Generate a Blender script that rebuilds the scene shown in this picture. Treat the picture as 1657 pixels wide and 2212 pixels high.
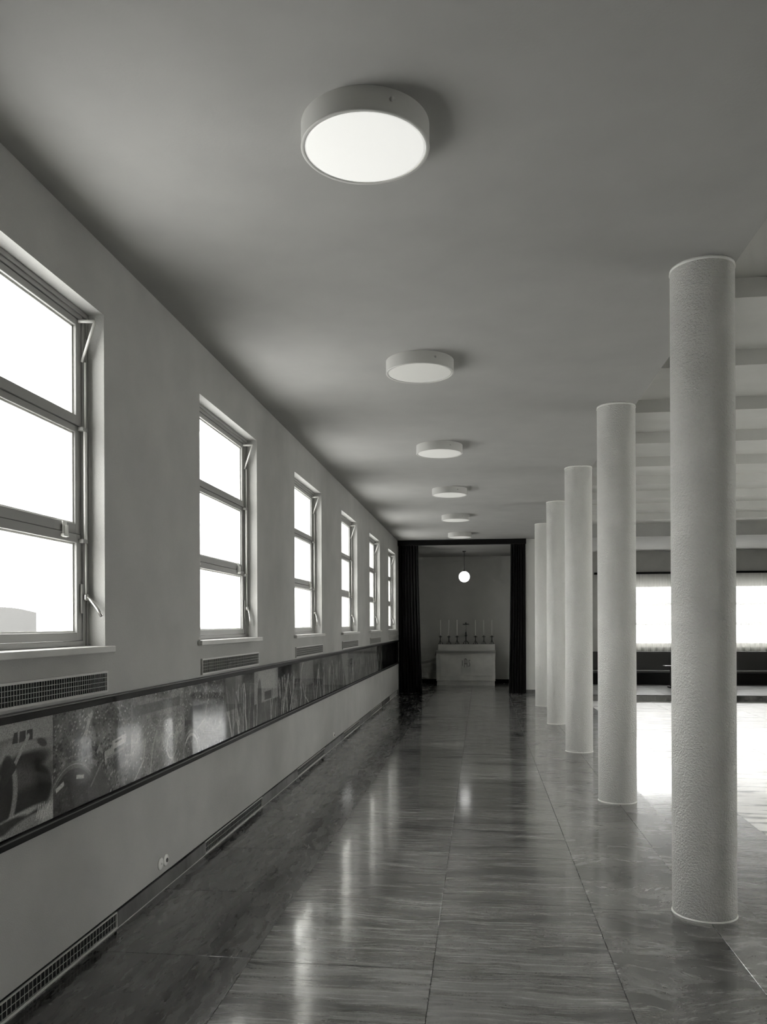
import bpy, math, random
import numpy as np
from mathutils import Matrix, Vector

for o in list(bpy.data.objects):
    bpy.data.objects.remove(o, do_unlink=True)
SC = bpy.context.scene
COL = SC.collection
random.seed(7)

# ------------------------------------------------------------------ camera
EYE = 1.62                      # camera height above the corridor floor
F_PX, YAW, ROLL = 1747.05, 0.12, 0.0041
cam = bpy.data.objects.new('camera', bpy.data.cameras.new('camera'))
COL.objects.link(cam)
cam.data.sensor_fit = 'HORIZONTAL'
cam.data.sensor_width = 36.0
cam.data.lens = 36.0 * F_PX / 1657.0
cam.data.shift_y = (1349.4 - 1106.0) / 1657.0     # rising front of the view camera
cam.data.clip_end = 2000
cam.matrix_world = (Matrix.Translation((0, 0, EYE)) @ Matrix.Rotation(YAW, 4, 'Z')
                    @ Matrix.Rotation(math.pi / 2, 4, 'X') @ Matrix.Rotation(-ROLL, 4, 'Z'))
SC.camera = cam

# ------------------------------------------------------------------ sky and exposure
world = bpy.data.worlds.new('overcast_sky')
SC.world = world
world.use_nodes = True
bg = world.node_tree.nodes['Background']
bg.inputs[1].default_value = 10.0
_nt = world.node_tree                      # bright haze above, paler ground below the horizon
_tc = _nt.nodes.new('ShaderNodeTexCoord')
_sp = _nt.nodes.new('ShaderNodeSeparateXYZ')
_mr = _nt.nodes.new('ShaderNodeMapRange')
_mr.inputs['From Min'].default_value = -.03
_mr.inputs['From Max'].default_value = .01
_mx = _nt.nodes.new('ShaderNodeMix')
_mx.data_type = 'RGBA'
_mx.inputs[6].default_value = (.70, .70, .69, 1)
_mx.inputs[7].default_value = (1.0, 1.0, .985, 1)
_nt.links.new(_tc.outputs['Generated'], _sp.inputs[0])
_nt.links.new(_sp.outputs['Z'], _mr.inputs['Value'])
_nt.links.new(_mr.outputs['Result'], _mx.inputs[0])
_nt.links.new(_mx.outputs[2], bg.inputs[0])
# high sun running almost along the window wall: it strikes the outer jambs, never the room itself
sun = bpy.data.objects.new('sun', bpy.data.lights.new('sun', 'SUN'))
COL.objects.link(sun)
sun.data.energy = 60.0
sun.data.angle = .0093
sun.rotation_euler = Vector((.07, .46, -.88)).to_track_quat('-Z', 'Y').to_euler()
SC.view_settings.view_transform = 'Standard'
SC.view_settings.look = 'None'
SC.view_settings.exposure = 0.24
SC.view_settings.gamma = 1.0
SC.view_settings.use_curve_mapping = False
SC.cycles.use_denoising = True
SC.cycles.max_bounces = 9
SC.cycles.diffuse_bounces = 5
SC.cycles.glossy_bounces = 3
SC.cycles.use_adaptive_sampling = True
SC.cycles.adaptive_threshold = .045
SC.cycles.adaptive_min_samples = 16
SC.cycles.transparent_max_bounces = 16
SC.cycles.caustics_reflective = False
SC.cycles.sample_clamp_indirect = 6.0

# ------------------------------------------------------------------ main measures (metres)
W = 1.9524          # window wall, inner face at x = -W
WT = 0.38           # its thickness
ZC = 3.607          # corridor ceiling
S = 2.9024          # bay spacing
YB, YF = -4.0, 19.15  # back of the room, front of the altar alcove
XE = 1.505          # edge of the corridor floor
XS = 1.40           # edge of the corridor ceiling
ZH = -0.14          # hall floor
ZHB, ZHC = 3.76, 3.89  # hall beams underside, hall ceiling
XR = 9.5            # right wall of the hall
YP = 18.95          # front of the end platform
YE = 22.9           # end wall of the hall
YA = 22.4           # back wall of the alcove
ZA = 3.488          # alcove ceiling
WY, WH = 1.4542, 1.73   # window opening
WZ = 1.515          # window opening bottom
WY0 = 3.298         # centre of the first window in view


# ------------------------------------------------------------------ materials
TINT = (1.0, 0.995, 0.945)


def grey(v):
    return (v * TINT[0], v * TINT[1], v * TINT[2], 1)


def new_mat(name):
    m = bpy.data.materials.new(name)
    m.use_nodes = True
    nt = m.node_tree
    return m, nt, nt.nodes['Principled BSDF']


def N(nt, typ, **kw):
    n = nt.nodes.new(typ)
    for k, v in kw.items():
        setattr(n, k, v)
    return n


def simple(name, v, rough=.5, bump=0, bscale=200, metallic=0, spec=.5, var=0.0):
    m, nt, b = new_mat(name)
    b.inputs['Base Color'].default_value = grey(v)
    b.inputs['Roughness'].default_value = rough
    b.inputs['Metallic'].default_value = metallic
    b.inputs['Specular IOR Level'].default_value = spec
    tc = N(nt, 'ShaderNodeNewGeometry')
    nz = N(nt, 'ShaderNodeTexNoise')
    nz.inputs['Scale'].default_value = bscale
    nz.inputs['Detail'].default_value = 4
    nt.links.new(tc.outputs['Position'], nz.inputs['Vector'])
    if bump:
        bp = N(nt, 'ShaderNodeBump')
        bp.inputs['Strength'].default_value = bump
        bp.inputs['Distance'].default_value = .004
        nt.links.new(nz.outputs['Fac'], bp.inputs['Height'])
        nt.links.new(bp.outputs['Normal'], b.inputs['Normal'])
    if var:
        n2 = N(nt, 'ShaderNodeTexNoise')
        n2.inputs['Scale'].default_value = 3.0
        n2.inputs['Detail'].default_value = 6
        nt.links.new(tc.outputs['Position'], n2.inputs['Vector'])
        r = N(nt, 'ShaderNodeMapRange')
        r.inputs['From Min'].default_value = .3
        r.inputs['From Max'].default_value = .7
        r.inputs['To Min'].default_value = v * (1 - var)
        r.inputs['To Max'].default_value = v * (1 + var)
        nt.links.new(n2.outputs['Fac'], r.inputs['Value'])
        mx = N(nt, 'ShaderNodeVectorMath', operation='SCALE')
        mx.inputs[0].default_value = TINT
        nt.links.new(r.outputs['Result'], mx.inputs['Scale'])
        nt.links.new(mx.outputs['Vector'], b.inputs['Base Color'])
    return m


def marble(name, sx, sy, lo, hi, rough, fleck=.25, warp=.6, coat=.7):
    """streaked polished stone; sx, sy stretch the grain"""
    m, nt, b = new_mat(name)
    g = N(nt, 'ShaderNodeNewGeometry')
    oi = N(nt, 'ShaderNodeObjectInfo')
    off = N(nt, 'ShaderNodeVectorMath', operation='SCALE')
    off.inputs[0].default_value = (37.0, 53.0, 19.0)
    nt.links.new(oi.outputs['Random'], off.inputs['Scale'])
    add = N(nt, 'ShaderNodeVectorMath', operation='ADD')
    nt.links.new(g.outputs['Position'], add.inputs[0])
    nt.links.new(off.outputs['Vector'], add.inputs[1])
    # gentle warp of the grain
    wn = N(nt, 'ShaderNodeTexNoise')
    wn.inputs['Scale'].default_value = 1.7
    wn.inputs['Detail'].default_value = 2
    nt.links.new(add.outputs['Vector'], wn.inputs['Vector'])
    ws = N(nt, 'ShaderNodeVectorMath', operation='SCALE')
    ws.inputs['Scale'].default_value = warp * .25
    nt.links.new(wn.outputs['Color'], ws.inputs[0])
    ad2 = N(nt, 'ShaderNodeVectorMath', operation='ADD')
    nt.links.new(add.outputs['Vector'], ad2.inputs[0])
    nt.links.new(ws.outputs['Vector'], ad2.inputs[1])

    def streak(kx, ky, detail, scale=1.0):
        mp = N(nt, 'ShaderNodeVectorMath', operation='MULTIPLY')
        mp.inputs[1].default_value = (kx, ky, 1)
        nt.links.new(ad2.outputs['Vector'], mp.inputs[0])
        nn = N(nt, 'ShaderNodeTexNoise')
        nn.inputs['Scale'].default_value = scale
        nn.inputs['Detail'].default_value = detail
        nn.inputs['Roughness'].default_value = .62
        nt.links.new(mp.outputs['Vector'], nn.inputs['Vector'])
        return nn.outputs['Fac']
    a = streak(sx, sy, 9)
    c = streak(sx * 3.4, sy * 6.0, 5)
    d = streak(sx * 2.2, sy * 7.0, 2)
    e = streak(.9, 1.1, 4)
    h = streak(sx * 1.5, sy * 1.25, 10)
    sp = streak(90, 130, 3)

    def math_(op, x, y):
        n = N(nt, 'ShaderNodeMath', operation=op)
        for i, q in enumerate((x, y)):
            if isinstance(q, (int, float)):
                n.inputs[i].default_value = q
            else:
                nt.links.new(q, n.inputs[i])
        return n.outputs[0]

    def rng_(x, f0, f1, t0, t1):
        n = N(nt, 'ShaderNodeMapRange')
        for q, val in zip(('From Min', 'From Max', 'To Min', 'To Max'), (f0, f1, t0, t1)):
            n.inputs[q].default_value = val
        nt.links.new(x, n.inputs['Value'])
        return n.outputs['Result']
    s = math_('ADD', math_('ADD', math_('MULTIPLY', a, .42), math_('MULTIPLY', c, .26)), math_('ADD', math_('MULTIPLY', e, .16), math_('MULTIPLY', sp, .16)))
    v = rng_(s, .41, .60, lo, hi)
    v = math_('MULTIPLY', v, rng_(h, .38, .50, .28, 1.0))      # dark broken veins
    v = math_('ADD', v, rng_(d, .68, .74, 0, fleck))           # pale flecks along the grain
    # each slab a little lighter or darker
    sl = N(nt, 'ShaderNodeMapRange')
    sl.inputs['To Min'].default_value = .80
    sl.inputs['To Max'].default_value = 1.2
    nt.links.new(oi.outputs['Random'], sl.inputs['Value'])
    v = math_('MULTIPLY', v, sl.outputs['Result'])
    mx = N(nt, 'ShaderNodeVectorMath', operation='SCALE')
    mx.inputs[0].default_value = TINT
    nt.links.new(v, mx.inputs['Scale'])
    nt.links.new(mx.outputs['Vector'], b.inputs['Base Color'])
    b.inputs['IOR'].default_value = 1.6
    b.inputs['Coat Weight'].default_value = coat
    b.inputs['Coat Roughness'].default_value = .10
    b.inputs['Coat IOR'].default_value = 1.75
    rr = N(nt, 'ShaderNodeMapRange')
    rr.inputs['From Min'].default_value = .3
    rr.inputs['From Max'].default_value = .7
    rr.inputs['To Min'].default_value = rough * .75
    rr.inputs['To Max'].default_value = rough * 1.35
    nt.links.new(c, rr.inputs['Value'])
    nt.links.new(rr.outputs['Result'], b.inputs['Roughness'])
    bp = N(nt, 'ShaderNodeBump')
    bp.inputs['Strength'].default_value = .015
    bp.inputs['Distance'].default_value = .004
    nt.links.new(e, bp.inputs['Height'])
    nt.links.new(bp.outputs['Normal'], b.inputs['Normal'])
    return m


M = {}
M['wall'] = simple('painted_plaster', .40, .75, .6, 170, var=.06)
M['wall_light'] = simple('light_plaster', .60, .8, .2, 260, var=.03)
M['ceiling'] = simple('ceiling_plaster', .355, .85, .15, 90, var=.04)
M['outer'] = simple('outer_render', .85, .9, .2, 120)
M['frame'] = simple('grey_window_paint', .31, .42, .05, 90)
M['sill'] = simple('sill_stone', .52, .45, .15, 160, var=.12)
M['metal'] = simple('brushed_metal', .62, .33, metallic=1)
M['metal_light'] = simple('pale_lacquered_metal', .72, .4)
M['grille'] = simple('grille_metal', .48, .4)
M['duct_shade'] = simple('black_duct_shade', .006, .9)  # black that stands for the unlit depth behind the grilles
M['black'] = simple('black_lacquered_wood', .008, .5, spec=.12)
M['dark_top'] = simple('dark_wood', .07, .4, .1, 70, var=.3)
M['velvet'] = simple('black_velvet', .006, .95, .2, 300, spec=.1)
M['velvet'].node_tree.nodes['Principled BSDF'].inputs['Sheen Weight'].default_value = .06
M['leather'] = simple('dark_upholstery', .028, .45, .25, 220)
M['seat_highlight'] = simple('seat_edge_highlight', .34, .4)  # pale tone for the highlight painted along the bench seat
M['white'] = simple('white_porcelain', .78, .25)
M['brass'] = simple('dull_brass', .14, .38, metallic=1)
M['iron'] = simple('dark_bronze', .035, .5)
M['wax'] = simple('candle_wax', .90, .5)
M['oak'] = simple('pale_wood', .72, .5, .15, 60, var=.12)
M['oak_shade'] = simple('carving_and_lace_shade', .14, .55)  # dark tone paints in the shade of carving and lace gaps
M['linen'] = simple('altar_linen', .62, .9, .2, 400)
M['drum'] = simple('lamp_drum_paint', .52, .5)
M['grout'] = simple('grout', .33, .9)
M['collar'] = simple('white_collar', .85, .6)
M['marble_x'] = marble('marble_grain_across', .8, 7.5, .075, .27, .24)
M['marble_y'] = marble('marble_grain_along', 6.5, .8, .030, .13, .26, .06)
M['marble_c'] = marble('marble_cloudy', 1.6, 2.8, .07, .25, .24, .05, 2.2)
M['marble_base'] = marble('marble_skirting', 3.0, 3.0, .05, .16, .35, .03, 1.2, .2)
M['hall_floor'] = marble('hall_pale_stone', 1.0, 7.0, .66, .88, .34, .04, .6, .12)
M['hall_border'] = marble('hall_border_stone', .8, 7.5, .07, .24, .26, .06, .6, .6)
M['plat'] = marble('platform_stone', .9, 8.0, .09, .22, .4, .04, .6, .03)
M['plat'].node_tree.nodes['Principled BSDF'].inputs['IOR'].default_value = 1.22
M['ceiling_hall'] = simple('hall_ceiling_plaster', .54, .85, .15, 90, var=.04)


def column_mat():
    m, nt, b = new_mat('rough_column_plaster')
    b.inputs['Base Color'].default_value = grey(.80)
    b.inputs['Roughness'].default_value = .8
    tc = N(nt, 'ShaderNodeTexCoord')
    n1 = N(nt, 'ShaderNodeTexNoise')
    n1.inputs['Scale'].default_value = 88
    n1.inputs['Detail'].default_value = 4
    n1.inputs['Roughness'].default_value = .6
    nt.links.new(tc.outputs['Object'], n1.inputs['Vector'])
    n2 = N(nt, 'ShaderNodeTexNoise')
    n2.inputs['Scale'].default_value = 7
    n2.inputs['Detail'].default_value = 2
    nt.links.new(tc.outputs['Object'], n2.inputs['Vector'])
    # fine horizontal trowel ridges in places
    mp = N(nt, 'ShaderNodeVectorMath', operation='MULTIPLY')
    mp.inputs[1].default_value = (14, 14, 170)
    nt.links.new(tc.outputs['Object'], mp.inputs[0])
    n3 = N(nt, 'ShaderNodeTexNoise')
    n3.inputs['Scale'].default_value = 1
    n3.inputs['Detail'].default_value = 1
    nt.links.new(mp.outputs['Vector'], n3.inputs['Vector'])
    mix = N(nt, 'ShaderNodeMix')
    mix.data_type = 'FLOAT'
    tw = N(nt, 'ShaderNodeMapRange')
    tw.inputs['From Min'].default_value = .5
    tw.inputs['From Max'].default_value = .7
    tw.inputs['To Max'].default_value = .4
    nt.links.new(n2.outputs['Fac'], tw.inputs['Value'])
    nt.links.new(tw.outputs['Result'], mix.inputs[0])
    nt.links.new(n1.outputs['Fac'], mix.inputs[2])
    nt.links.new(n3.outputs['Fac'], mix.inputs[3])
    bp = N(nt, 'ShaderNodeBump')
    bp.inputs['Strength'].default_value = 1.0
    bp.inputs['Distance'].default_value = .022
    nt.links.new(mix.outputs[0], bp.inputs['Height'])
    nt.links.new(bp.outputs['Normal'], b.inputs['Normal'])
    return m


M['column'] = column_mat()


def pane_mat(name, base_reflect=.03):
    """thin clear sheet: see-through with a Fresnel reflection"""
    m = bpy.data.materials.new(name)
    m.use_nodes = True
    nt = m.node_tree
    nt.nodes.clear()
    out = N(nt, 'ShaderNodeOutputMaterial')
    tr = N(nt, 'ShaderNodeBsdfTransparent')
    gl = N(nt, 'ShaderNodeBsdfGlossy')
    gl.inputs['Roughness'].default_value = .03
    lw = N(nt, 'ShaderNodeLayerWeight')
    lw.inputs['Blend'].default_value = .5
    pw = N(nt, 'ShaderNodeMath', operation='POWER')
    pw.inputs[1].default_value = 5.0
    nt.links.new(lw.outputs['Facing'], pw.inputs[0])
    fr = N(nt, 'ShaderNodeMath', operation='MULTIPLY_ADD')
    fr.inputs[1].default_value = .6
    fr.inputs[2].default_value = base_reflect
    nt.links.new(pw.outputs[0], fr.inputs[0])
    mx = N(nt, 'ShaderNodeMixShader')
    nt.links.new(fr.outputs[0], mx.inputs[0])
    nt.links.new(tr.outputs[0], mx.inputs[1])
    nt.links.new(gl.outputs[0], mx.inputs[2])
    nt.links.new(mx.outputs[0], out.inputs[0])
    return m


M['glass'] = pane_mat('clear_window_glass')
M['cover'] = pane_mat('clear_cover_glass', .018)


def sheer_mat():
    m = bpy.data.materials.new('sheer_voile')
    m.use_nodes = True
    nt = m.node_tree
    nt.nodes.clear()
    out = N(nt, 'ShaderNodeOutputMaterial')
    tr = N(nt, 'ShaderNodeBsdfTransparent')
    tl = N(nt, 'ShaderNodeBsdfTranslucent')
    df = N(nt, 'ShaderNodeBsdfDiffuse')
    tl.inputs[0].default_value = grey(.8)
    df.inputs[0].default_value = grey(.8)
    a = N(nt, 'ShaderNodeMixShader')
    a.inputs[0].default_value = .55
    nt.links.new(tl.outputs[0], a.inputs[1])
    nt.links.new(df.outputs[0], a.inputs[2])
    b = N(nt, 'ShaderNodeMixShader')
    b.inputs[0].default_value = .36
    nt.links.new(tr.outputs[0], b.inputs[1])
    nt.links.new(a.outputs[0], b.inputs[2])
    nt.links.new(b.outputs[0], out.inputs[0])
    return m


M['sheer'] = sheer_mat()


def print_mat():
    m, nt, b = new_mat('printed_photograph')
    at = N(nt, 'ShaderNodeVertexColor')
    at.layer_name = 'print'
    nt.links.new(at.outputs['Color'], b.inputs['Base Color'])
    b.inputs['Roughness'].default_value = .6
    b.inputs['Specular IOR Level'].default_value = .2
    return m


M['print'] = print_mat()


def lit(name, strength):
    m, nt, b = new_mat(name)
    b.inputs['Base Color'].default_value = grey(.8)
    b.inputs['Roughness'].default_value = .75
    b.inputs['Specular IOR Level'].default_value = .1
    b.inputs['Emission Color'].default_value = (1, 1, .98, 1)
    b.inputs['Emission Strength'].default_value = strength
    return m


# ------------------------------------------------------------------ mesh helpers
class MB:
    def __init__(self):
        self.v, self.f, self.smooth = [], [], []

    def add(self, verts, faces, smooth=False):
        n = len(self.v)
        self.v += [tuple(p) for p in verts]
        self.f += [tuple(i + n for i in f) for f in faces]
        self.smooth += [smooth] * len(faces)
        return self

    def box(self, x0, x1, y0, y1, z0, z1):
        v = [(x, y, z) for x in (x0, x1) for y in (y0, y1) for z in (z0, z1)]
        return self.add(v, [(0, 1, 3, 2), (4, 6, 7, 5), (0, 4, 5, 1), (2, 3, 7, 6), (0, 2, 6, 4), (1, 5, 7, 3)])

    def lathe(self, c, prof, seg=48, caps=True):
        """prof = [(r, z)] from bottom to top around the z axis through c"""
        v = []
        for r, z in prof:
            for i in range(seg):
                a = 2 * math.pi * i / seg
                v.append((c[0] + r * math.cos(a), c[1] + r * math.sin(a), c[2] + z))
        f = []
        for j in range(len(prof) - 1):
            for i in range(seg):
                k = (i + 1) % seg
                f.append((j * seg + i, j * seg + k, (j + 1) * seg + k, (j + 1) * seg + i))
        self.add(v, f, True)
        if caps:
            n = len(self.v) - len(v)
            self.f += [tuple(n + i for i in reversed(range(seg))),
                       tuple(n + (len(prof) - 1) * seg + i for i in range(seg))]
            self.smooth += [False, False]
        return self

    def tube(self, pts, r, seg=8):
        pts = [Vector(p) for p in pts]
        rs = r if isinstance(r, (list, tuple)) else [r] * len(pts)
        v, f = [], []
        for i, p in enumerate(pts):
            t = (pts[min(i + 1, len(pts) - 1)] - pts[max(i - 1, 0)]).normalized()
            u = t.orthogonal().normalized() if abs(t.z) > .9 else t.cross(Vector((0, 0, 1))).normalized()
            w = t.cross(u)
            for k in range(seg):
                a = 2 * math.pi * k / seg
                v.append(p + (u * math.cos(a) + w * math.sin(a)) * rs[i])
        for i in range(len(pts) - 1):
            for k in range(seg):
                j = (k + 1) % seg
                f.append((i * seg + k, i * seg + j, (i + 1) * seg + j, (i + 1) * seg + k))
        f.append(tuple(reversed(range(seg))))
        f.append(tuple((len(pts) - 1) * seg + k for k in range(seg)))
        return self.add(v, f, True)

    def prism(self, outline, axis, a0, a1):
        """outline of (p, q) extruded along axis from a0 to a1"""
        def pt(p, q, a):
            return {'x': (a, p, q), 'y': (p, a, q), 'z': (p, q, a)}[axis]
        n = len(outline)
        v = [pt(p, q, a0) for p, q in outline] + [pt(p, q, a1) for p, q in outline]
        f = [tuple(range(n)), tuple(reversed(range(n, 2 * n)))]
        f += [(i, i + n, (i + 1) % n + n, (i + 1) % n) for i in range(n)]
        return self.add(v, f)

    def mesh(self, name, mat):
        me = bpy.data.meshes.new(name)
        me.from_pydata(self.v, [], self.f)
        me.materials.append(mat)
        me.polygons.foreach_set('use_smooth', self.smooth)
        import bmesh
        bm = bmesh.new()
        bm.from_mesh(me)
        bmesh.ops.recalc_face_normals(bm, faces=bm.faces)
        bm.to_mesh(me)
        bm.free()
        me.update()
        return me

    def build(self, name, mat, parent=None, loc=(0, 0, 0), bevel=0):
        o = bpy.data.objects.new(name, self.mesh(name, mat))
        COL.objects.link(o)
        o.location = loc
        if parent:
            o.parent = parent
        if bevel:
            b = o.modifiers.new('edge', 'BEVEL')
            b.width = bevel
            b.segments = 2
            b.limit_method = 'ANGLE'
        return o


def tag(o, label=None, cat=None, group=None, kind=None):
    if label:
        o['label'] = label
    if cat:
        o['category'] = cat
    if group:
        o['group'] = group
    if kind:
        o['kind'] = kind
    return o


def empty(name, loc, rz=0):
    o = bpy.data.objects.new(name, None)
    o.empty_display_size = .1
    COL.objects.link(o)
    o.location = loc
    o.rotation_euler = (0, 0, rz)
    return o


def copy_tree(o, parent=None, name=None):
    c = o.copy()
    COL.objects.link(c)
    c.parent = parent
    if name:
        c.name = name
    for ch in list(o.children):
        copy_tree(ch, c)
    return c


def holed_wall(axis, a0, a1, z0, z1, p0, p1, holes):
    """wall slab between planes p0 < p1; axis 'y': wall runs along y (planes are x)"""
    us = sorted({a0, a1, *[h[0] for h in holes], *[h[1] for h in holes]})
    zs = sorted({z0, z1, *[h[2] for h in holes], *[h[3] for h in holes]})
    mb = MB()

    def P(u, p, z):
        return (p, u, z) if axis == 'y' else (u, p, z)

    def quad(a, b, c, d):
        mb.add([a, b, c, d], [(0, 1, 2, 3)])
    solid = {}
    for i in range(len(us) - 1):
        for j in range(len(zs) - 1):
            cu, cz = (us[i] + us[i + 1]) / 2, (zs[j] + zs[j + 1]) / 2
            solid[i, j] = not any(h[0] < cu < h[1] and h[2] < cz < h[3] for h in holes)
    for (i, j), s in solid.items():
        if not s:
            continue
        u0, u1, w0, w1 = us[i], us[i + 1], zs[j], zs[j + 1]
        for p in (p0, p1):
            quad(P(u0, p, w0), P(u1, p, w0), P(u1, p, w1), P(u0, p, w1))
        for di, dj, q in ((-1, 0, (u0, u0, w0, w1)), (1, 0, (u1, u1, w0, w1)), (0, -1, (u0, u1, w0, w0)), (0, 1, (u0, u1, w1, w1))):
            if not solid.get((i + di, j + dj), False):
                a, b, c, d = q
                if di:
                    quad(P(a, p0, c), P(a, p1, c), P(a, p1, d), P(a, p0, d))
                else:
                    quad(P(a, p0, c), P(b, p0, c), P(b, p1, c), P(a, p1, c))
    # weld
    idx, vv, ff = {}, [], []
    for f in mb.f:
        g = []
        for i in f:
            key = tuple(round(c, 5) for c in mb.v[i])
            if key not in idx:
                idx[key] = len(vv)
                vv.append(key)
            g.append(idx[key])
        ff.append(tuple(g))
    mb.v, mb.f, mb.smooth = vv, ff, [False] * len(ff)
    return mb


# ------------------------------------------------------------------ walls and ceilings
win_k = range(0, 6)
holes = [(WY0 + k * S - WY / 2, WY0 + k * S + WY / 2, WZ, WZ + WH) for k in win_k]
wo = holed_wall('y', YB - .3, YE + .4, -.3, ZC, -W - WT, -W - .166, holes).build('wall_left_outer', M['outer'])
tag(wo, 'white rendered outer leaf of the window wall', 'wall', kind='structure')
tag(holed_wall('y', YB - .3, YE + .4, -.3, ZC, -W - .1658, -W, holes).build('wall_left', M['wall']),
    'grey plastered window wall along the left of the corridor', 'wall', kind='structure')
BW = (5.5, 7.0, .05, 2.5)
tag(holed_wall('x', -W - WT, XR + .4, -.3, 4.1, YB - .3, YB, [BW]).build('wall_back', M['wall_light']),
    'plain plastered wall behind the camera', 'wall', kind='structure')
tag(MB().box(1.02, XE, YF, YF + .25, 0, ZC).build('wall_pier', M['wall_light']),
    'narrow pale wall pier between black curtain and last column', 'wall', kind='structure')
tag(MB().box(XE - .12, XE, YF + .25, YA + .2, 0, ZC).build('wall_alcove_right', M['wall_light']),
    'side wall of the altar alcove towards the hall', 'wall', kind='structure')
tag(MB().box(-W, XE - .12, YA, YA + .2, 0, ZC).build('wall_alcove_back', M['wall_light']),
    'plain grey wall behind the altar', 'wall', kind='structure')
HW = [(3.3, 5.55), (6.05, 8.3)]
HZ0, HZ1 = 1.0, 2.78
hh = [(a, b, HZ0, HZ1) for a, b in HW]
tag(holed_wall('x', XE - .12, XR + .4, -.3, ZC, YE, YE + .35, hh).build('wall_end', M['wall']),
    'end wall of the hall above and around the curtained windows', 'wall', kind='structure')
RW = [(6.7, 9.3), (10.1, 12.7)]
RZ0, RZ1 = .05, 2.6
rh = [(a, b, RZ0, RZ1) for a, b in RW]
tag(holed_wall('y', YB - .3, YE + .4, -.3, 4.1, XR, XR + .4, rh).build('wall_right', M['wall_light']),
    'right-hand wall of the hall, outside the picture', 'wall', kind='structure')

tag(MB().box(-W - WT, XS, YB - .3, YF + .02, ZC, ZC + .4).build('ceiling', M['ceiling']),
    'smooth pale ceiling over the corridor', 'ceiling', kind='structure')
tag(MB().box(-W, XE - .12, YF + .02, YA + .2, ZA, ZC + .4).build('ceiling_alcove', M['ceiling']),
    'slightly lower ceiling of the altar alcove', 'ceiling', kind='structure')
ch = tag(MB().box(XS, XR + .4, YB - .3, YP, ZHC, ZHC + .2).build('ceiling_hall', M['ceiling_hall']),
         'hall ceiling crossed by shallow beams', 'ceiling', kind='structure')
beam_me = MB().box(XS, XR, -.16, .16, ZHB - ZHC, .01).mesh('beam', M['ceiling_hall'])
for k in range(-6, 9):
    b = bpy.data.objects.new('beam', beam_me)
    COL.objects.link(b)
    b.parent = ch
    b.location = (0, 5.56 + .16 + k * S / 2, ZHC)
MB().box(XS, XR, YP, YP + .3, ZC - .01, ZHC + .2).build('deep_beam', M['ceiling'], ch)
tag(MB().box(XE - .12, XR + .4, YP + .3, YE + .35, ZC, ZC + .4).build('ceiling_end_bay', M['ceiling']),
    'lower ceiling over the end platform of the hall', 'ceiling', kind='structure')

# ------------------------------------------------------------------ floors
XL = [-W, -1.117, -.232, .620, 1.228, XE]
G, TH = .0022, .02
fl = tag(MB().box(-W - WT, XE - .004, YB - .3, YA + .2, -.3, -TH).build('floor', M['grout']),
         'polished streaked marble slab floor of the corridor', 'floor', kind='structure')
LB = .9475


def slab_mesh(w, l, th, mat):
    a, b = w / 2 - G / 2, l / 2 - G / 2
    c = .0016
    v = [(-a, -b, -th), (a, -b, -th), (a, b, -th), (-a, b, -th), (-a, -b, -c), (a, -b, -c), (a, b, -c), (-a, b, -c),
         (-a + c, -b + c, 0), (a - c, -b + c, 0), (a - c, b - c, 0), (-a + c, b - c, 0)]
    f = [(0, 3, 2, 1), (0, 1, 5, 4), (1, 2, 6, 5), (2, 3, 7, 6), (3, 0, 4, 7), (4, 5, 9, 8), (5, 6, 10, 9), (6, 7, 11, 10), (7, 4, 8, 11), (8, 9, 10, 11)]
    return MB().add(v, f).mesh('slab', mat)


def lay(parent, x0, x1, ystart, length, y0, y1, z, mat, th=TH):
    n0 = math.ceil((y0 - ystart) / length - 1e-6)
    me = {}
    k = n0
    while True:
        a = ystart + k * length
        if a >= y1 - .05:
            break
        b = min(a + length, y1)
        if k == n0 and a > y0 + .05:
            pass
        ln = round(b - a, 4)
        if ln not in me:
            me[ln] = slab_mesh(x1 - x0, ln, th, mat)
        o = bpy.data.objects.new('slab', me[ln])
        COL.objects.link(o)
        o.parent = parent
        o.location = ((x0 + x1) / 2, (a + b) / 2, z)
        k += 1


lay(fl, XL[0], XL[1], 3.83, LB, -4.0, YA, 0, M['marble_y'])
lay(fl, XL[1], XL[2], 3.795, LB, -4.0, YA, 0, M['marble_x'])
lay(fl, XL[2], XL[3], 3.79, LB, -4.0, YA, 0, M['marble_x'])
lay(fl, XL[3], XL[4], 4.706, LB * 2, -4.0, YA, 0, M['marble_c'])
lay(fl, XL[4], XL[5], 3.76, LB * 2, -4.0, YF, 0, M['marble_c'])
fh = tag(MB().box(XE, XR + .4, YB - .3, YP, -.5, ZH - TH).build('floor_hall', M['grout']),
         'pale polished floor of the hall, one step below the corridor', 'floor', kind='structure')
lay(fh, XE + .002, 2.345, 3.9, 1.42, 1.0, YP, ZH, M['hall_border'])
for i in range(5):
    lay(fh, 2.345 + i * 1.43, 2.345 + (i + 1) * 1.43, 3.9, 1.42, 1.0, YP, ZH, M['hall_floor'])
fp = tag(MB().box(XE, XR + .4, YP + .03, YE + .35, -.5, -TH).build('floor_platform', M['grout']),
         'low stone platform across the end of the hall', 'floor', kind='structure')
for i in range(6):
    lay(fp, XE + i * 1.33, XE + (i + 1) * 1.33, YP, 1.0, YP, YE, 0, M['plat'])
    MB().box(XE + i * 1.33 + .001, XE + (i + 1) * 1.33 - .001, YP + .012, YP + .03, ZH, -TH).build('riser_slab', M['plat'], fp)

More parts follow.
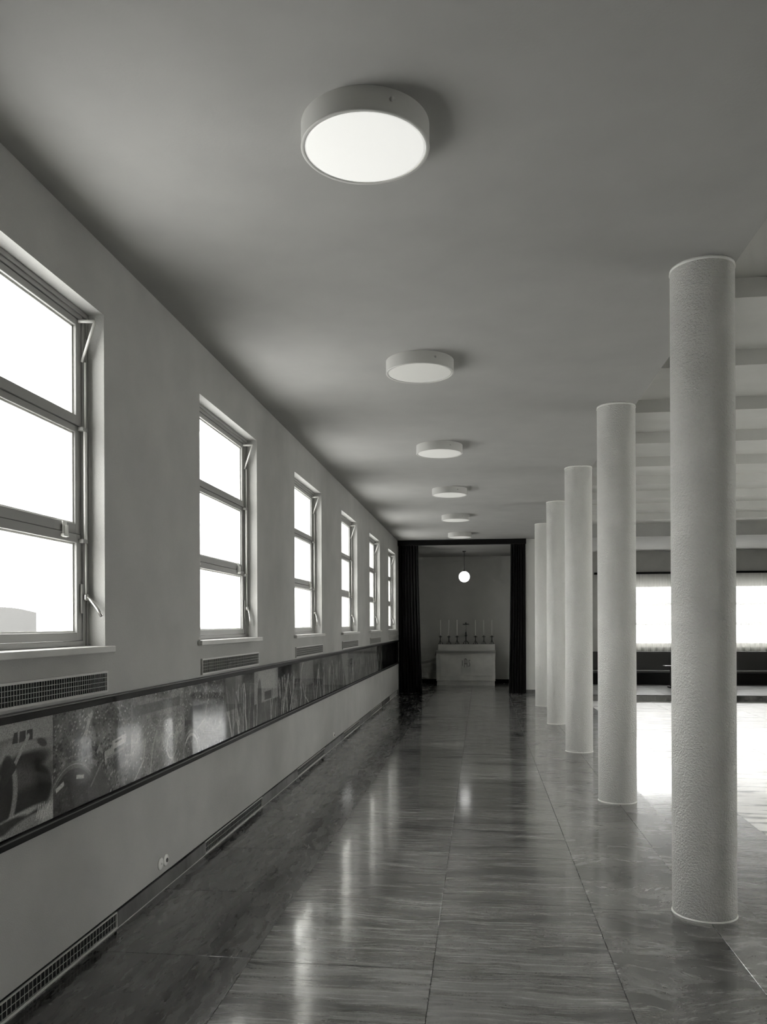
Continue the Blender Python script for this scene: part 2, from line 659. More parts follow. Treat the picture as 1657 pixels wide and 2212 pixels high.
# ------------------------------------------------------------------ skirting
bgr = [(5.521 + k * S, 7.03 + k * S) for k in range(-2, 5)]
bl = tag(empty('baseboard_left', (-W, 0, 0)), 'dark stone skirting with vent openings below the window wall', 'baseboard', kind='structure')
segs, y = [], -3.9
for a, b in bgr:
    segs.append((y, a))
    y = b
segs.append((y, 19.0))
for a, b in segs:
    n = max(1, round((b - a) / 1.4))
    for i in range(n):
        u0, u1 = a + (b - a) * i / n, a + (b - a) * (i + 1) / n
        MB().box(0, .014, u0 + .001, u1 - .001, .004, .088).build('skirting_slab', M['marble_base'], bl)
MB().box(0, .016, -3.9, 19.0, .0, .004).build('pale_bead', M['sill'], bl)
MB().box(0, .006, -3.9, 19.0, .088, .094).build('slot_shade_strip', M['black'], bl)  # black strip for the dark slot, its shade put into the colour
tag(MB().box(1.02, XE + .01, YF - .014, YF, 0, .09).build('baseboard_pier', M['marble_base']),
    'dark skirting at the foot of the narrow wall pier', 'baseboard', kind='structure')
tag(MB().box(-W + .0, XE - .12, YA - .014, YA, 0, .11).build('baseboard_alcove', M['black']),
    'dark skirting behind the altar', 'baseboard', kind='structure')


# ------------------------------------------------------------------ windows of the corridor
def make_window(handle_down=True):
    w = empty('window_1', (-W, WY0, WZ))
    hy = WY / 2
    x0, x1 = -.165, -.096
    f = MB()
    f.box(x0, x1, -hy, -hy + .045, 0, WH).box(x0, x1, hy - .045, hy, 0, WH)
    f.box(x0, x1, -hy + .045, hy - .045, WH - .046, WH).box(x0, x1, -hy + .045, hy - .045, 0, .028)
    # stepped mouldings of the head and jambs
    f.box(x1, x1 + .012, -hy, hy, WH - .022, WH).box(x1, x1 + .008, -hy, -hy + .018, .0, WH - .022).box(x1, x1 + .008, hy - .018, hy, 0, WH - .022)
    f.build('window_frame', M['frame'], w, bevel=.003)
    gz = [(1.647, 1.186), (1.099, .628), (.531, .071)]
    sz = [(WH - .048, 1.136), (1.133, .578), (.575, .030)]
    sy, gy = hy - .049, hy - .1
    for i in range(3):
        (t, b), (gt, gb) = sz[i], gz[i]
        s = MB()
        xx0, xx1 = -.158, -.108 + (.006 if i != 1 else 0)
        s.box(xx0, xx1, -sy, -gy, b, t).box(xx0, xx1, gy, sy, b, t)
        s.box(xx0, xx1, -gy, gy, gt, t).box(xx0, xx1, -gy, gy, b, gb)
        # glazing bead
        sa = s.build('sash', M['frame'], w, bevel=.003)
        MB().box(-.137, -.132, -gy, gy, gb, gt).build('pane', M['glass'], sa)
        d = .009
        bd = MB().box(-.131, -.120, -gy, -gy + d, gb, gt).box(-.131, -.120, gy - d, gy, gb, gt)
        bd.box(-.131, -.120, -gy + d, gy - d, gt - d, gt).box(-.131, -.120, -gy + d, gy - d, gb, gb + d)
        bd.build('glazing_bead', M['metal_light'], sa)
    si = MB().box(-.096, 0, -hy + .0005, hy - .0005, -.034, -.0005).box(0, .034, -hy - .055, hy + .055, -.034, -.0005)
    si.build('window_sill', M['sill'], w, bevel=.004)
    # catches on the lower transom
    for y in (-.5, .5):
        c = MB().box(-.103, -.096, y - .02, y + .02, .545, .625).box(-.096, -.082, y - .008, y + .008, .560, .606)
        c.box(-.096, -.078, y - .045, y + .006, .547, .560)
        c.build('catch', M['metal_light'], w, bevel=.002)
    yb = hy - .052
    # opening gear on the right jamb
    MB().tube([(-.10, yb - .03, 1.672), (-.022, yb, 1.678)], .009, 6).build('bracket_arm', M['metal_light'], w)
    MB().tube([(-.024, yb, 1.675), (-.094, yb - .005, 1.47)], [.008, .007], 6).build('stay', M['metal_light'], w)
    MB().box(-.088, -.078, yb - .004, yb + .020, .545, 1.115).build('pull_bar', M['metal_light'], w, bevel=.002)
    g = MB().box(-.104, -.076, yb - .03, yb + .022, 1.110, 1.128).box(-.104, -.076, yb - .03, yb + .022, .532, .552)
    g.build('bar_guide', M['frame'], w)
    MB().tube([(-.082, yb + .008, 1.47), (-.082, yb + .008, 1.128)], .005, 6).tube([(-.082, yb + .008, .532), (-.082, yb + .008, .26)], .005, 6).build('operating_rod', M['metal_light'], w)
    MB().box(-.098, -.09, yb - .02, yb + .012, .17, .32).build('gear_plate', M['frame'], w)
    return w


def crank(parent, vertical):
    yb = WY / 2 - .044
    m = MB().lathe((-.082, yb, .235), [(.008, 0), (.013, .008), (.013, .03), (.007, .036)], 10)
    if vertical:
        m.tube([(-.078, yb, .25), (-.06, yb - .004, .22), (-.052, yb - .006, .16), (-.05, yb - .004, .10)], [.007, .009, .008, .009], 8)
    else:
        m.tube([(-.08, yb, .262), (-.045, yb, .225), (-.018, yb, .19), (0.004, yb, .155)], [.008, .010, .009, .010], 8)
    m.build('crank_handle', M['metal'], parent)


protow = make_window()
wl = ['tall three-sash window cut by the left edge of the photo', 'second tall three-sash window from the camera', 'third tall three-sash window from the camera',
      'fourth tall three-sash window from the camera', 'fifth tall three-sash window from the camera', 'last tall window before the black curtain']
ws = [protow]
for n, k in enumerate([1, 2, 3, 4, 5]):
    c = copy_tree(protow, None, 'window_%d' % (n + 2))
    c.location = (-W, WY0 + k * S, WZ)
    ws.append(c)
for n, w in enumerate(ws):
    crank(w, n != 0)
    tag(w, wl[n], 'window', 'windows of the corridor', 'structure')


# hall windows (end wall and right wall)
def wide_window(name, along, a, b, z0, z1, p, label, out):
    """glazed opening from a to b; p is the inner wall plane, out = +1 outward direction"""
    w = empty(name, (a, p, z0) if along == 'x' else (p, a, z0))
    L, h = b - a, z1 - z0

    def bx(m, u0, u1, d0, d1, q0, q1):
        d0, d1 = sorted((d0 * out, d1 * out))
        return m.box(u0, u1, d0, d1, q0, q1) if along == 'x' else m.box(d0, d1, u0, u1, q0, q1)
    f = MB()
    for u0, u1, q0, q1 in ((0, .05, 0, h), (L - .05, L, 0, h), (.05, L - .05, h - .12, h), (.05, L - .05, 0, .05)):
        bx(f, u0, u1, .1, .17, q0, q1)
    f.build('window_frame', M['frame'], w)
    tz = [0.05, h * .345, h * .65, h - .12]
    for i in range(3):
        s = MB()
        q0, q1 = tz[i] + .001, tz[i + 1] - .001
        for u0, u1, r0, r1 in ((.051, .1, q0, q1), (L - .1, L - .051, q0, q1), (.1, L - .1, q0, q0 + .035), (.1, L - .1, q1 - .035, q1)):
            bx(s, u0, u1, .115, .16, r0, r1)
        sa = s.build('sash', M['frame'], w)
        bx(MB(), .1, L - .1, .135, .14, q0 + .035, q1 - .035).build('pane', M['glass'], sa)
    bx(MB(), .001, L - .001, -.03, .1, -.034, -.001).build('window_sill', M['sill'], w)
    return tag(w, label, 'window', 'windows of the hall', 'structure')


wide_window('window_7', 'x', HW[0][0], HW[0][1], HZ0, HZ1, YE, 'hall window behind sheer curtain, seen between the two nearest columns', 1)
wide_window('window_8', 'x', HW[1][0], HW[1][1], HZ0, HZ1, YE, 'hall window behind sheer curtain, seen right of the nearest column', 1)
for n, (a, b) in enumerate(RW):
    wide_window('window_%d' % (9 + n), 'y', a, b, RZ0, RZ1, XR, 'large window in the right wall of the hall, %s the platform' % ('farther from', 'nearer to')[n], 1)

wide_window('window_11', 'x', BW[0], BW[1], BW[2], BW[3], YB, 'wide glazed opening in the wall behind the camera', -1)

# ------------------------------------------------------------------ columns
CX, CY, CR = 1.2356, 4.7107, .1703


def make_column():
    c = empty('column', (CX, CY, 0))
    MB().lathe((0, 0, 0), [(CR - .003, .008), (CR, .014), (CR, ZC - .024), (CR - .003, ZC - .018)], 96).build('shaft', M['column'], c)
    MB().lathe((0, 0, 0), [(CR + .004, ZC - .018), (CR + .001, ZC)], 96).build('ceiling_ring', M['collar'], c)
    MB().lathe((0, 0, 0), [(CR + .005, 0), (CR + .004, .006), (CR, .009)], 96).build('floor_ring', M['collar'], c)
    return c


col0 = make_column()
clab = ['nearest and thickest-looking round column, at the right of the photo', 'second round column from the camera, left of the bright hall window gap',
        'third round column from the camera', 'fourth round column from the camera', 'farthest round column, beside the narrow wall pier']
for k in range(5):
    c = col0 if k == 0 else copy_tree(col0)
    c.location = (CX, CY + k * S, 0)
    tag(c, clab[k], 'column', 'round columns between corridor and hall')

# ------------------------------------------------------------------ ceiling lamps
LX, LY, LR = -.451, 3.1994, .2415
LZ = ZC - .092
lamp_e = [.39, .0, .07, .06, .06, .07]
llab = ['nearest and largest-looking drum ceiling lamp with bright opal disc', 'second drum ceiling lamp from the camera, with dull grey disc', 'third drum ceiling lamp from the camera',
        'fourth drum ceiling lamp from the camera', 'fifth drum ceiling lamp from the camera', 'last drum ceiling lamp, just before the black curtain rail']


def make_lamp():
    l = empty('ceiling_lamp', (LX, LY, ZC))
    h = ZC - LZ
    MB().lathe((0, 0, 0), [(LR + .014, -h + .006), (LR + .014, 0)], 96, False).lathe((0, 0, 0), [(LR + .013, -.002), (LR + .013, 0)], 96).build('drum', M['drum'], l)
    MB().lathe((0, 0, 0), [(LR, -h + .010), (LR, -h + .001), (LR + .002, -h), (LR + .013, -h), (LR + .0155, -h + .003), (LR + .014, -h + .008)], 96, False).build('rim', M['drum'], l)
    ca = MB().tube([(0, -LR - .008, -.04), (0, -LR - .026, -.042)], [.009, .007], 10).build('catch', M['drum'], l)
    ca.rotation_euler = (0, 0, .53)
    return l


lp = make_lamp()
disc = MB().lathe((0, 0, 0), [(LR - .01, .0035), (LR + .001, .005), (LR + .001, .012)], 96)
lamps = [lp] + [copy_tree(lp) for _ in range(5)]
for k, l in enumerate(lamps):
    l.location = (LX, LY + k * S, ZC)
    disc.build('diffuser', lit('opal_glass_%d' % k, lamp_e[k]), l, loc=(0, 0, LZ - ZC))
    tag(l, llab[k], 'ceiling lamp', 'round ceiling lamps of the corridor')

# ------------------------------------------------------------------ vent grilles in the wall and in the skirting
GZ0, GZ1 = 1.62 - .338, 1.62 - .243


def make_grille(name, L, h, rows, cols, fr, proud):
    g = empty(name, (0, 0, 0))
    MB().box(.0005, .0025, fr, L - fr, fr, h - fr).build('duct_shade_plate', M['duct_shade'], g)  # flat black plate on the wall paints the dark depth, no recess behind
    f = MB().box(.0005, proud, 0, L, 0, fr).box(.0005, proud, 0, L, h - fr, h).box(.0005, proud, 0, fr, fr, h - fr).box(.0005, proud, L - fr, L, fr, h - fr)
    f.build('grille_frame', M['grille'], g)
    b = MB()
    for i in range(1, cols):
        y = fr + (L - 2 * fr) * i / cols
        b.box(proud - .0035, proud - .001, y - .0009, y + .0009, fr, h - fr)
    for j in range(1, rows):
        z = fr + (h - 2 * fr) * j / rows
        b.box(proud - .0035, proud - .0005, fr, L - fr, z - .0009, z + .0009)
    tag(b.build('grid_bars', M['grille'], g), kind='stuff')
    return g


ordn = ['nearest', 'second', 'third', 'fourth', 'fifth', 'farthest']
g0 = make_grille('wall_grille', 1.455, .112, 4, 66, .011, .014)
for k in range(6):
    g = g0 if k == 0 else copy_tree(g0)
    g.location = (-W, WY0 + k * S - WY / 2 + .003, GZ0 - .009)
    tag(g, '%s metal air grille in the wall under a window sill' % ordn[k], 'air grille', 'wall grilles under the windows')
b0 = make_grille('skirting_grille', 1.509, .086, 2, 46, .007, .013)
n = 0
for k, (a, b) in enumerate(bgr):
    if k == 0:
        continue
    g = b0 if n == 0 else copy_tree(b0)
    g.location = (-W, a, .003)
    tag(g, '%s low air grille set in the dark skirting by the floor' % ordn[n], 'air grille', 'skirting grilles')
    n += 1

# ------------------------------------------------------------------ sockets
for nm, y, z, lab in (('wall_socket', 4.742, 1.62 - 1.455, 'round white wall plate, nearer of the pair by the skirting'),
                      ('wall_socket', 4.826, 1.62 - 1.456, 'round white wall socket, farther of the pair by the skirting'),
                      ('wall_socket', 10.608, 1.62 - 1.466, 'single round white wall socket far along the corridor')):
    s = tag(empty(nm, (-W, y, z)), lab, 'socket', 'wall sockets')
    p = MB().lathe((0, 0, 0), [(.038, 0), (.038, .004), (.033, .009), (.018, .010)], 32).build('cover_plate', M['white'], s)
    i = MB().lathe((0, 0, .0095), [(.013 if y > 4.8 else .006, 0), (.013 if y > 4.8 else .005, .004)], 20).build('insert', M['iron'] if y > 4.8 else M['metal'], s)
    s.rotation_euler = (0, math.pi / 2, 0)

# ------------------------------------------------------------------ glazed frieze of photographs
rng = np.random.default_rng(11)


def noise(nx, ny, cx, cy):
    g = rng.random((cy + 2, cx + 2))
    X, Y = np.meshgrid(np.linspace(0, cx, nx), np.linspace(0, cy, ny))
    i, j = X.astype(int), Y.astype(int)
    fx, fy = X - i, Y - j
    fx, fy = fx * fx * (3 - 2 * fx), fy * fy * (3 - 2 * fy)
    return (g[j, i] * (1 - fx) + g[j, i + 1] * fx) * (1 - fy) + (g[j + 1, i] * (1 - fx) + g[j + 1, i + 1] * fx) * fy


def fbm(nx, ny, c=4, oct=5, ax=1.0, ay=1.0):
    out, amp, tot = 0, 1, 0
    for o in range(oct):
        q = 2 ** o
        out = out + amp * noise(nx, ny, max(1, int(c * q * 1.7 * ax)), max(1, int(c * q * ay)))
        tot += amp
        amp *= .62
    return out / tot


class Pic:
    """grey picture, u to the right 0..AS, v up 0..1"""
    AS = 1.72

    def __init__(self, nx, ny):
        self.nx, self.ny = nx, ny
        self.U, self.V = np.meshgrid(np.linspace(0, self.AS, nx), np.linspace(0, 1, ny))
        self.a = np.zeros((ny, nx))

    def put(self, mask, val, k=1.0):
        m = np.clip(mask, 0, 1) * k
        self.a = self.a * (1 - m) + val * m

    def seg(self, p, q, w, val, k=1.0):
        p, q = np.array(p, float), np.array(q, float)
        d = q - p
        t = np.clip(((self.U - p[0]) * d[0] + (self.V - p[1]) * d[1]) / (d @ d + 1e-9), 0, 1)
        r = np.hypot(self.U - p[0] - t * d[0], self.V - p[1] - t * d[1])
        self.put((w - r) / .006 + .5, val, k)

    def line(self, pts, w, val, k=1.0):
        for p, q in zip(pts[:-1], pts[1:]):
            self.seg(p, q, w, val, k)

    def rect(self, c, w, h, ang, val, k=1.0):
        ca, sa = math.cos(ang), math.sin(ang)
        x = (self.U - c[0]) * ca + (self.V - c[1]) * sa
        y = -(self.U - c[0]) * sa + (self.V - c[1]) * ca
        self.put(np.minimum(w / 2 - abs(x), h / 2 - abs(y)) / .006 + .5, val, k)

    def ell(self, c, rx, ry, val, k=1.0, ang=0.0, soft=.01):
        ca, sa = math.cos(ang), math.sin(ang)
        x = (self.U - c[0]) * ca + (self.V - c[1]) * sa
        y = -(self.U - c[0]) * sa + (self.V - c[1]) * ca
        r = np.hypot(x / rx, y / ry)
        self.put((1 - r) * min(rx, ry) / soft + .5, val, k)

    def ring(self, c, r, w, val, k=1.0):
        d = abs(np.hypot(self.U - c[0], self.V - c[1]) - r)
        self.put((w - d) / .006 + .5, val, k)


def aerial(P, kind):
    P.a = .08 + .52 * fbm(P.nx, P.ny, 6, 6) ** 1.6
    for i in range(1100 if kind == 0 else 700):
        c = (rng.random() * P.AS, rng.random())
        ang = (.35 if c[0] < .7 else -.25 if c[1] > .5 else .8) + rng.normal() * .05
        s = .008 + .012 * rng.random()
        i0 = max(0, int((c[1] - .05) * P.ny)); i1 = min(P.ny, int((c[1] + .05) * P.ny) + 1)
        j0 = max(0, int((c[0] - .05) / P.AS * P.nx)); j1 = min(P.nx, int((c[0] + .05) / P.AS * P.nx) + 1)
        u, v = P.U[i0:i1, j0:j1] - c[0], P.V[i0:i1, j0:j1] - c[1]
        x, y = u * math.cos(ang) + v * math.sin(ang), -u * math.sin(ang) + v * math.cos(ang)
        m = np.clip(np.minimum(s - abs(x), s * .6 - abs(y)) / .005 + .5, 0, 1)
        val = rng.choice([.04, .08, .44, .66, .30])
        P.a[i0:i1, j0:j1] = P.a[i0:i1, j0:j1] * (1 - .75 * m) + val * .75 * m
    for i in range(9):
        p = [(rng.random() * P.AS, rng.random())]
        th = rng.random() * 6.28
        for j in range(6):
            th += rng.normal() * .45
            p.append((p[-1][0] + .16 * math.cos(th), p[-1][1] + .16 * math.sin(th)))
        P.line(p, .007, .38, .7)
    if kind == 0:
        P.ell((.38, -.05), .62, .48, .17, .85)
        P.ring((.38, -.08), .52, .035, .30)
        P.ring((.38, -.08), .53, .005, .48)
        P.ell((.92, .02), .22, .34, .24, .9, .35)
        P.line([(.75, .16), (.98, .36)], .012, .42)
        P.rect((.12, .27), .16, .045, .3, .62)
        P.rect((.52, .30), .16, .04, -.15, .6)
        P.rect((1.18, .44), .22, .09, .12, .55)
        P.rect((1.42, .53), .34, .10, .12, .60)
        P.rect((1.40, .545), .16, .02, .12, .12)
        P.rect((1.08, .40), .03, .14, .12, .6)
        P.rect((1.34, .42), .40, .03, .12, .45)
        P.line([(.56, .66), (.66, .74), (.70, .84), (.78, .92)], .03, .55, .7)
        P.line([(.62, .7), (.56, .55), (.58, .40), (.68, .34)], .010, .36)
        P.rect((.92, .52), .10, .035, .9, .52)
        P.rect((.98, .49), .10, .03, -.6, .50)
        P.rect((.82, .40), .14, .05, -.25, .42)
        P.ring((1.62, .95), .20, .01, .40)
    elif kind == 1:
        P.a = P.a * .8 + .16 + .2 * np.clip(1 - abs(P.V - .42) / .25, 0, 1) * fbm(P.nx, P.ny, 3, 5, .6, 2.2)
        P.line([(.1, .02), (.35, .2), (.42, .45)], .012, .6)
        P.line([(.55, .0), (.62, .3), (.75, .5)], .018, .55)
        P.ring((1.25, .25), .16, .012, .6)
        P.line([(1.3, .05), (1.36, .35), (1.5, .5)], .012, .58)
        P.rect((.8, .82), 1.5, .12, 0, .14, .6)
    else:
        P.ring((.25, .0), .30, .018, .6)
        P.ring((.25, .0), .36, .008, .5)
        P.ell((.45, .55), .28, .2, .08, .8)
        P.line([(.5, .35), (.8, .45), (1.0, .8)], .012, .5)
        P.rect((1.25, .15), .9, .2, .1, .36, .5)


def aircraft(P):
    P.a = .50 - .08 * P.V + .05 * fbm(P.nx, P.ny, 3, 4)
    P.ell((.35, .55), .5, .3, .28, 1, 0, .05)                # nose section outside the picture
    P.ell((1.50, .60), .50, .20, .30, 1, -.1, .02)           # rear fuselage and wing root
    P.ell((1.75, .70), .30, .12, .40, 1, .35, .05)
    P.ell((.95, .72), .40, .14, .33, 1, .02, .02)            # canopy deck
    P.ell((1.20, .68), .36, .15, .40, 1, -.08, .03)
    for x0, x1, sk in ((1.04, 1.13, .035), (1.15, 1.255, .012), (1.275, 1.37, 0)):   # cockpit panes
        v0, v1 = .805, .90
        m = np.minimum.reduce([P.U - x0 - sk * (P.V - v0) / (v1 - v0), x1 - P.U, P.V - v0, v1 - P.V])
        P.put(m / .006 + .5, .12)
    P.ell((1.53, .755), .085, .035, .12, 1, -.35)            # rear blister
    P.ell((1.22, .60), .42, .10, .10, 1, .06, .05)           # dark gap under the cowl
    P.ell((1.28, .36), .42, .24, .12, 1, -.05, .03)          # engine barrel
    P.ell((1.16, .42), .24, .20, .22, .8, -.2, .14)
    P.ell((1.30, .26), .36, .12, .07, .9, 0, .08)
    P.ell((.98, .36), .14, .28, .40, 1, -.18, .02)           # cowl lip
    P.ell((.93, .36), .115, .25, .08, 1, -.18, .02)          # intake
    P.ell((.96, .62), .075, .10, .10, 1, -.3, .02)
    P.seg((1.30, .845), (1.06, .60), .022, .46)              # propeller blade
    P.line([(1.06, .60), (.92, .50)], .04, .12)
    P.ell((1.1, .15), .42, .035, .50, 1, .08, .02)           # pale lower edge
    P.ell((.95, .10), .32, .055, .14, 1, .06, .02)
    P.ell((1.15, .0), .36, .10, .42, 1, .16, .03)
    for i in range(9):
        x = 1.42 + i * .032
        P.line([(x, .02 + .05 * rng.random()), (x + .05, .15 + .06 * rng.random())], .007, .66, .85)


def plants(P, light, figs, base=.26):
    P.a = base * .8 + .26 * (fbm(P.nx, P.ny, 4, 5, .7, 1.6) - .3)
    P.a[P.V < .38] *= .78
    for i in range(light):
        x = rng.random() * P.AS
        lean = rng.normal() * .25
        pts = [(x, -.05)]
        for j in range(5):
            pts.append((pts[-1][0] + lean * .2 + rng.normal() * .03, pts[-1][1] + .12 + .08 * rng.random()))
        P.line(pts, .010 + .018 * rng.random(), .34 + .42 * rng.random(), .8)
    for i in range(figs):
        x = .1 + rng.random() * (P.AS - .2)
        P.ell((x, .45 + .15 * rng.random()), .05, .22, rng.choice([.06, .58, .10]), .8, rng.normal() * .3, .02)
        P.ell((x, .72), .03, .04, rng.choice([.5, .16]), .7)


def panel_pic(k):
    hi = k < 5
    P = Pic(300, 176) if k < 2 else Pic(200, 118) if hi else Pic(110, 66)
    if k == -1:
        aircraft(P)
    elif k in (0, 1, 2):
        aerial(P, k)
    elif k == 3:
        plants(P, 22, 2)
        P.put(np.where(P.U < .6, 1, 0) * np.where(P.V > .45, 1, 0), .10, .6)
    elif k == 4:
        plants(P, 8, 3, .3)
        P.put(np.where(P.V > .40, 1, 0), .52, .85)
        P.ell((.35, .5), .14, .34, .20, .9, 0, .03)
        P.rect((.95, .5), .5, .16, 0, .18, .9)
        P.seg((1.2, .1), (1.28, .6), .02, .3)
    elif k == 5:
        plants(P, 30, 4, .14)
    elif k == 6:
        plants(P, 6, 1, .22)
        P.put(np.where(P.V > .42, 1, 0) * np.where(P.U > .25, 1, 0), .42, .7)
        P.line([(.3, .42), (.36, .75), (.6, .98)], .02, .62)
        P.line([(.55, .5), (.75, .2), (1.2, .0)], .02, .55)
    elif k in (7, 8):
        plants(P, 14, 5, .20)
        for i in range(5):
            P.ring((.3 + .25 * i, .36 + .05 * rng.random()), .09, .015, .42, .8)
    elif k == 9:
        plants(P, 5, 2, .18)
        P.put(np.clip((P.U - .5 - (1 - P.V) * .9) / .02, 0, 1), .46, .85)
    elif k < 15:
        plants(P, 16, 6, .22)
        P.put(np.where((P.U > 1.25), 1, 0) * np.where(P.V > .5, 1, 0), .40, .5 if k % 2 else .15)
    else:
        P.a = .07 + .05 * fbm(P.nx, P.ny, 3, 4)
    return P


FY0, FYS = 3.493, .8262
FZ0, FZ1 = 1.62 - .878, 1.62 - .402
fz = tag(empty('photo_frieze', (-W, 0, 0)), 'long glazed band of photograph panels in a dark frame below the windows', 'picture frieze')
FY_A, FY_B = FY0 - 2 * FYS, 18.98
MB().box(0, .004, FY_A, FY_B, 1.62 - .917, 1.62 - .365).build('backing_board', M['black'], fz)
tr = MB().box(.004, .028, FY_A, FY_B, FZ1, 1.62 - .371).build('top_rail', M['black'], fz, bevel=.002)
MB().box(0, .031, FY_A, FY_B, 1.62 - .371, 1.62 - .363).build('ledge', M['dark_top'], tr, bevel=.002)
MB().box(.004, .028, FY_A, FY_B, 1.62 - .917, FZ0).build('bottom_rail', M['black'], fz, bevel=.002)
MB().box(.028, .031, FY_A, FY_B, FZ0 - .012, FZ0 - .006).build('rail_bead', M['dark_top'], fz)
plab = {-1: 'photograph of a propeller aircraft nose', 0: 'aerial photograph of a town with a round stadium', 1: 'pale aerial photograph with a river bend', 2: 'aerial photograph with a curved avenue',
        3: 'dark panel of branching trees', 4: 'panel with pale sky and dark towers', 5: 'dark panel of tangled plants', 6: 'panel with pale arching fan'}
k = -2
while True:
    a, b = FY0 + k * FYS, min(FY0 + (k + 1) * FYS, FY_B)
    if a > FY_B - .1:
        break
    if k == -2:
        P = Pic(60, 36)
        plants(P, 10, 3)
    else:
        P = panel_pic(k)
    nx, ny = P.nx, P.ny
    P.a = P.a * (.72 + .56 * rng.random(P.a.shape)) + .03 * (rng.random(P.a.shape) - .5)   # grain of the print
    y = np.linspace(a + .0015, b - .0015, nx)
    z = np.linspace(FZ0 - .002, FZ1 + .002, ny)
    Yg, Zg = np.meshgrid(y, z)
    co = np.stack([np.full_like(Yg, .006), Yg, Zg], -1).reshape(-1, 3)
    i, j = np.meshgrid(np.arange(nx - 1), np.arange(ny - 1))
    q = (j * nx + i).ravel()
    faces = np.stack([q, q + 1, q + nx + 1, q + nx], 1)
    me = bpy.data.meshes.new('photo_panel')
    me.vertices.add(len(co))
    me.vertices.foreach_set('co', co.ravel())
    me.loops.add(faces.size)
    me.loops.foreach_set('vertex_index', faces.ravel())
    me.polygons.add(len(faces))
    me.polygons.foreach_set('loop_start', np.arange(0, faces.size, 4))
    me.polygons.foreach_set('loop_total', np.full(len(faces), 4))
    me.update(calc_edges=True)
    ca = me.color_attributes.new('print', 'FLOAT_COLOR', 'POINT')
    g = np.clip(P.a * 1.3 - .03, 0.03, 1).ravel() ** 1.75 * .9
    rgba = np.stack([g * TINT[0], g * TINT[1], g * TINT[2], np.ones_like(g)], 1)
    ca.data.foreach_set('color', rgba.ravel())
    me.materials.append(M['print'])
    o = bpy.data.objects.new('photo_panel', me)
    COL.objects.link(o)
    o.parent = fz
    if k in plab:
        o['label'] = plab[k]
    MB().box(.012, .016, a + .0012, b - .0012, FZ0 - .003, FZ1 + .003).build('cover_glass', M['cover'], o)
    k += 1

# ------------------------------------------------------------------ altar alcove: curtains, rail
def curtain(name, xo, xi_top, xi_bot, label, nf, seed):
    r = random.Random(seed)
    n, rows = nf * 10, 14
    v, f = [], []
    ph = [r.uniform(.8, 1.25) for _ in range(nf + 1)]
    zt, zb = 3.484, .002
    for j in range(rows + 1):
        t = j / rows
        z = zt + (zb - zt) * t
        xi = xi_top + (xi_bot - xi_top) * t ** 1.5
        for i in range(n + 1):
            s = i / n
            amp = .034 * (.75 + .4 * t) * ph[int(s * nf)]
            v.append((xo + (xi - xo) * s, 19.06 + amp * math.sin(2 * math.pi * s * nf + .3 * math.sin(5 * t)), z))
    for j in range(rows):
        for i in range(n):
            f.append((j * (n + 1) + i, j * (n + 1) + i + 1, (j + 1) * (n + 1) + i + 1, (j + 1) * (n + 1) + i))
    o = MB().add(v, f, True).build(name, M['velvet'])
    m = o.modifiers.new('cloth', 'SOLIDIFY')
    m.thickness = .006
    return tag(o, label, 'curtain', 'black curtains of the altar alcove')


curtain('curtain', -1.935, -1.47, -1.385, 'black velvet curtain left of the altar, against the window wall', 7, 1)
curtain('curtain', 1.035, .695, .64, 'black velvet curtain right of the altar, beside the pale pier', 6, 2)
tag(MB().box(-1.945, 1.045, 18.99, 19.13, 3.485, 3.604).build('curtain_pelmet', M['velvet'], bevel=.004),
    'black pelmet across the ceiling above the altar opening', 'pelmet')

# globe pendant
gp = tag(empty('globe_pendant', (-.418, 20.71, ZA)), 'glowing white globe lamp hanging on a cord before the altar', 'pendant lamp')
MB().lathe((0, 0, 0), [(.03, -.028), (.045, -.012), (.045, 0)], 24).build('ceiling_rose', M['iron'], gp)
MB().tube([(0, 0, -.02), (0, 0, -.50)], .006, 8).build('cord', M['iron'], gp)
MB().lathe((0, 0, 0), [(.03, -.53), (.034, -.50), (.02, -.48)], 20).build('holder', M['iron'], gp)
gm = MB()
pr = []
for i in range(25):
    a = -math.pi / 2 + math.pi * i / 24
    pr.append((max(.0005, .14 * math.cos(a)), -.655 + .14 * math.sin(a)))
gm.lathe((0, 0, 0), pr, 48)
gm.build('globe', lit('lit_opal_globe', 2.6), gp)

# ------------------------------------------------------------------ altar
AX0, AX1, AY0, AY1 = -1.181, .369, 21.5, 22.12
AC = (AX0 + AX1) / 2
al = tag(empty('altar', (AC, (AY0 + AY1) / 2, 0)), 'pale wooden altar with panelled front below the globe lamp', 'altar')


def ab(m, x0, x1, y0, y1, z0, z1):
    cy = (AY0 + AY1) / 2
    return m.box(x0 - AC, x1 - AC, y0 - cy, y1 - cy, z0, z1)


ab(MB(), AX0 + .012, AX1 - .012, AY0 + .02, AY1, 0, .125).build('plinth', M['oak'], al)
ab(MB(), AX0 - .005, AX1 + .005, AY0 - .012, AY1, .125, .142).build('base_moulding', M['oak'], al, bevel=.003)
ab(MB(), AX0 + .02, AX1 - .02, AY0 + .03, AY1 - .01, .142, .90).build('body', M['oak'], al)
st = MB()
for x0, x1 in ((AX0, AX0 + .078), (AX1 - .078, AX1)):
    ab(MB(), x0, x1, AY0, AY0 + .03, .142, .90).build('stile', M['oak'], al, bevel=.002)
ab(MB(), AX0 + .08, AX1 - .08, AY0, AY0 + .03, .142, .262).build('bottom_rail', M['oak'], al, bevel=.002)
px = [AX0 + .08, -.86, -.53, -.28, .06, AX1 - .08]
for a, b in zip(px[:-1], px[1:]):
    ab(MB(), a + .0015, b - .0015, AY0 + .008, AY0 + .03, .266, .90).build('front_panel', M['oak'], al, bevel=.002)
# carved letters IHS on the front
yl = (AY0 - .004) - (AY0 + AY1) / 2, (AY0 + .0085) - (AY0 + AY1) / 2


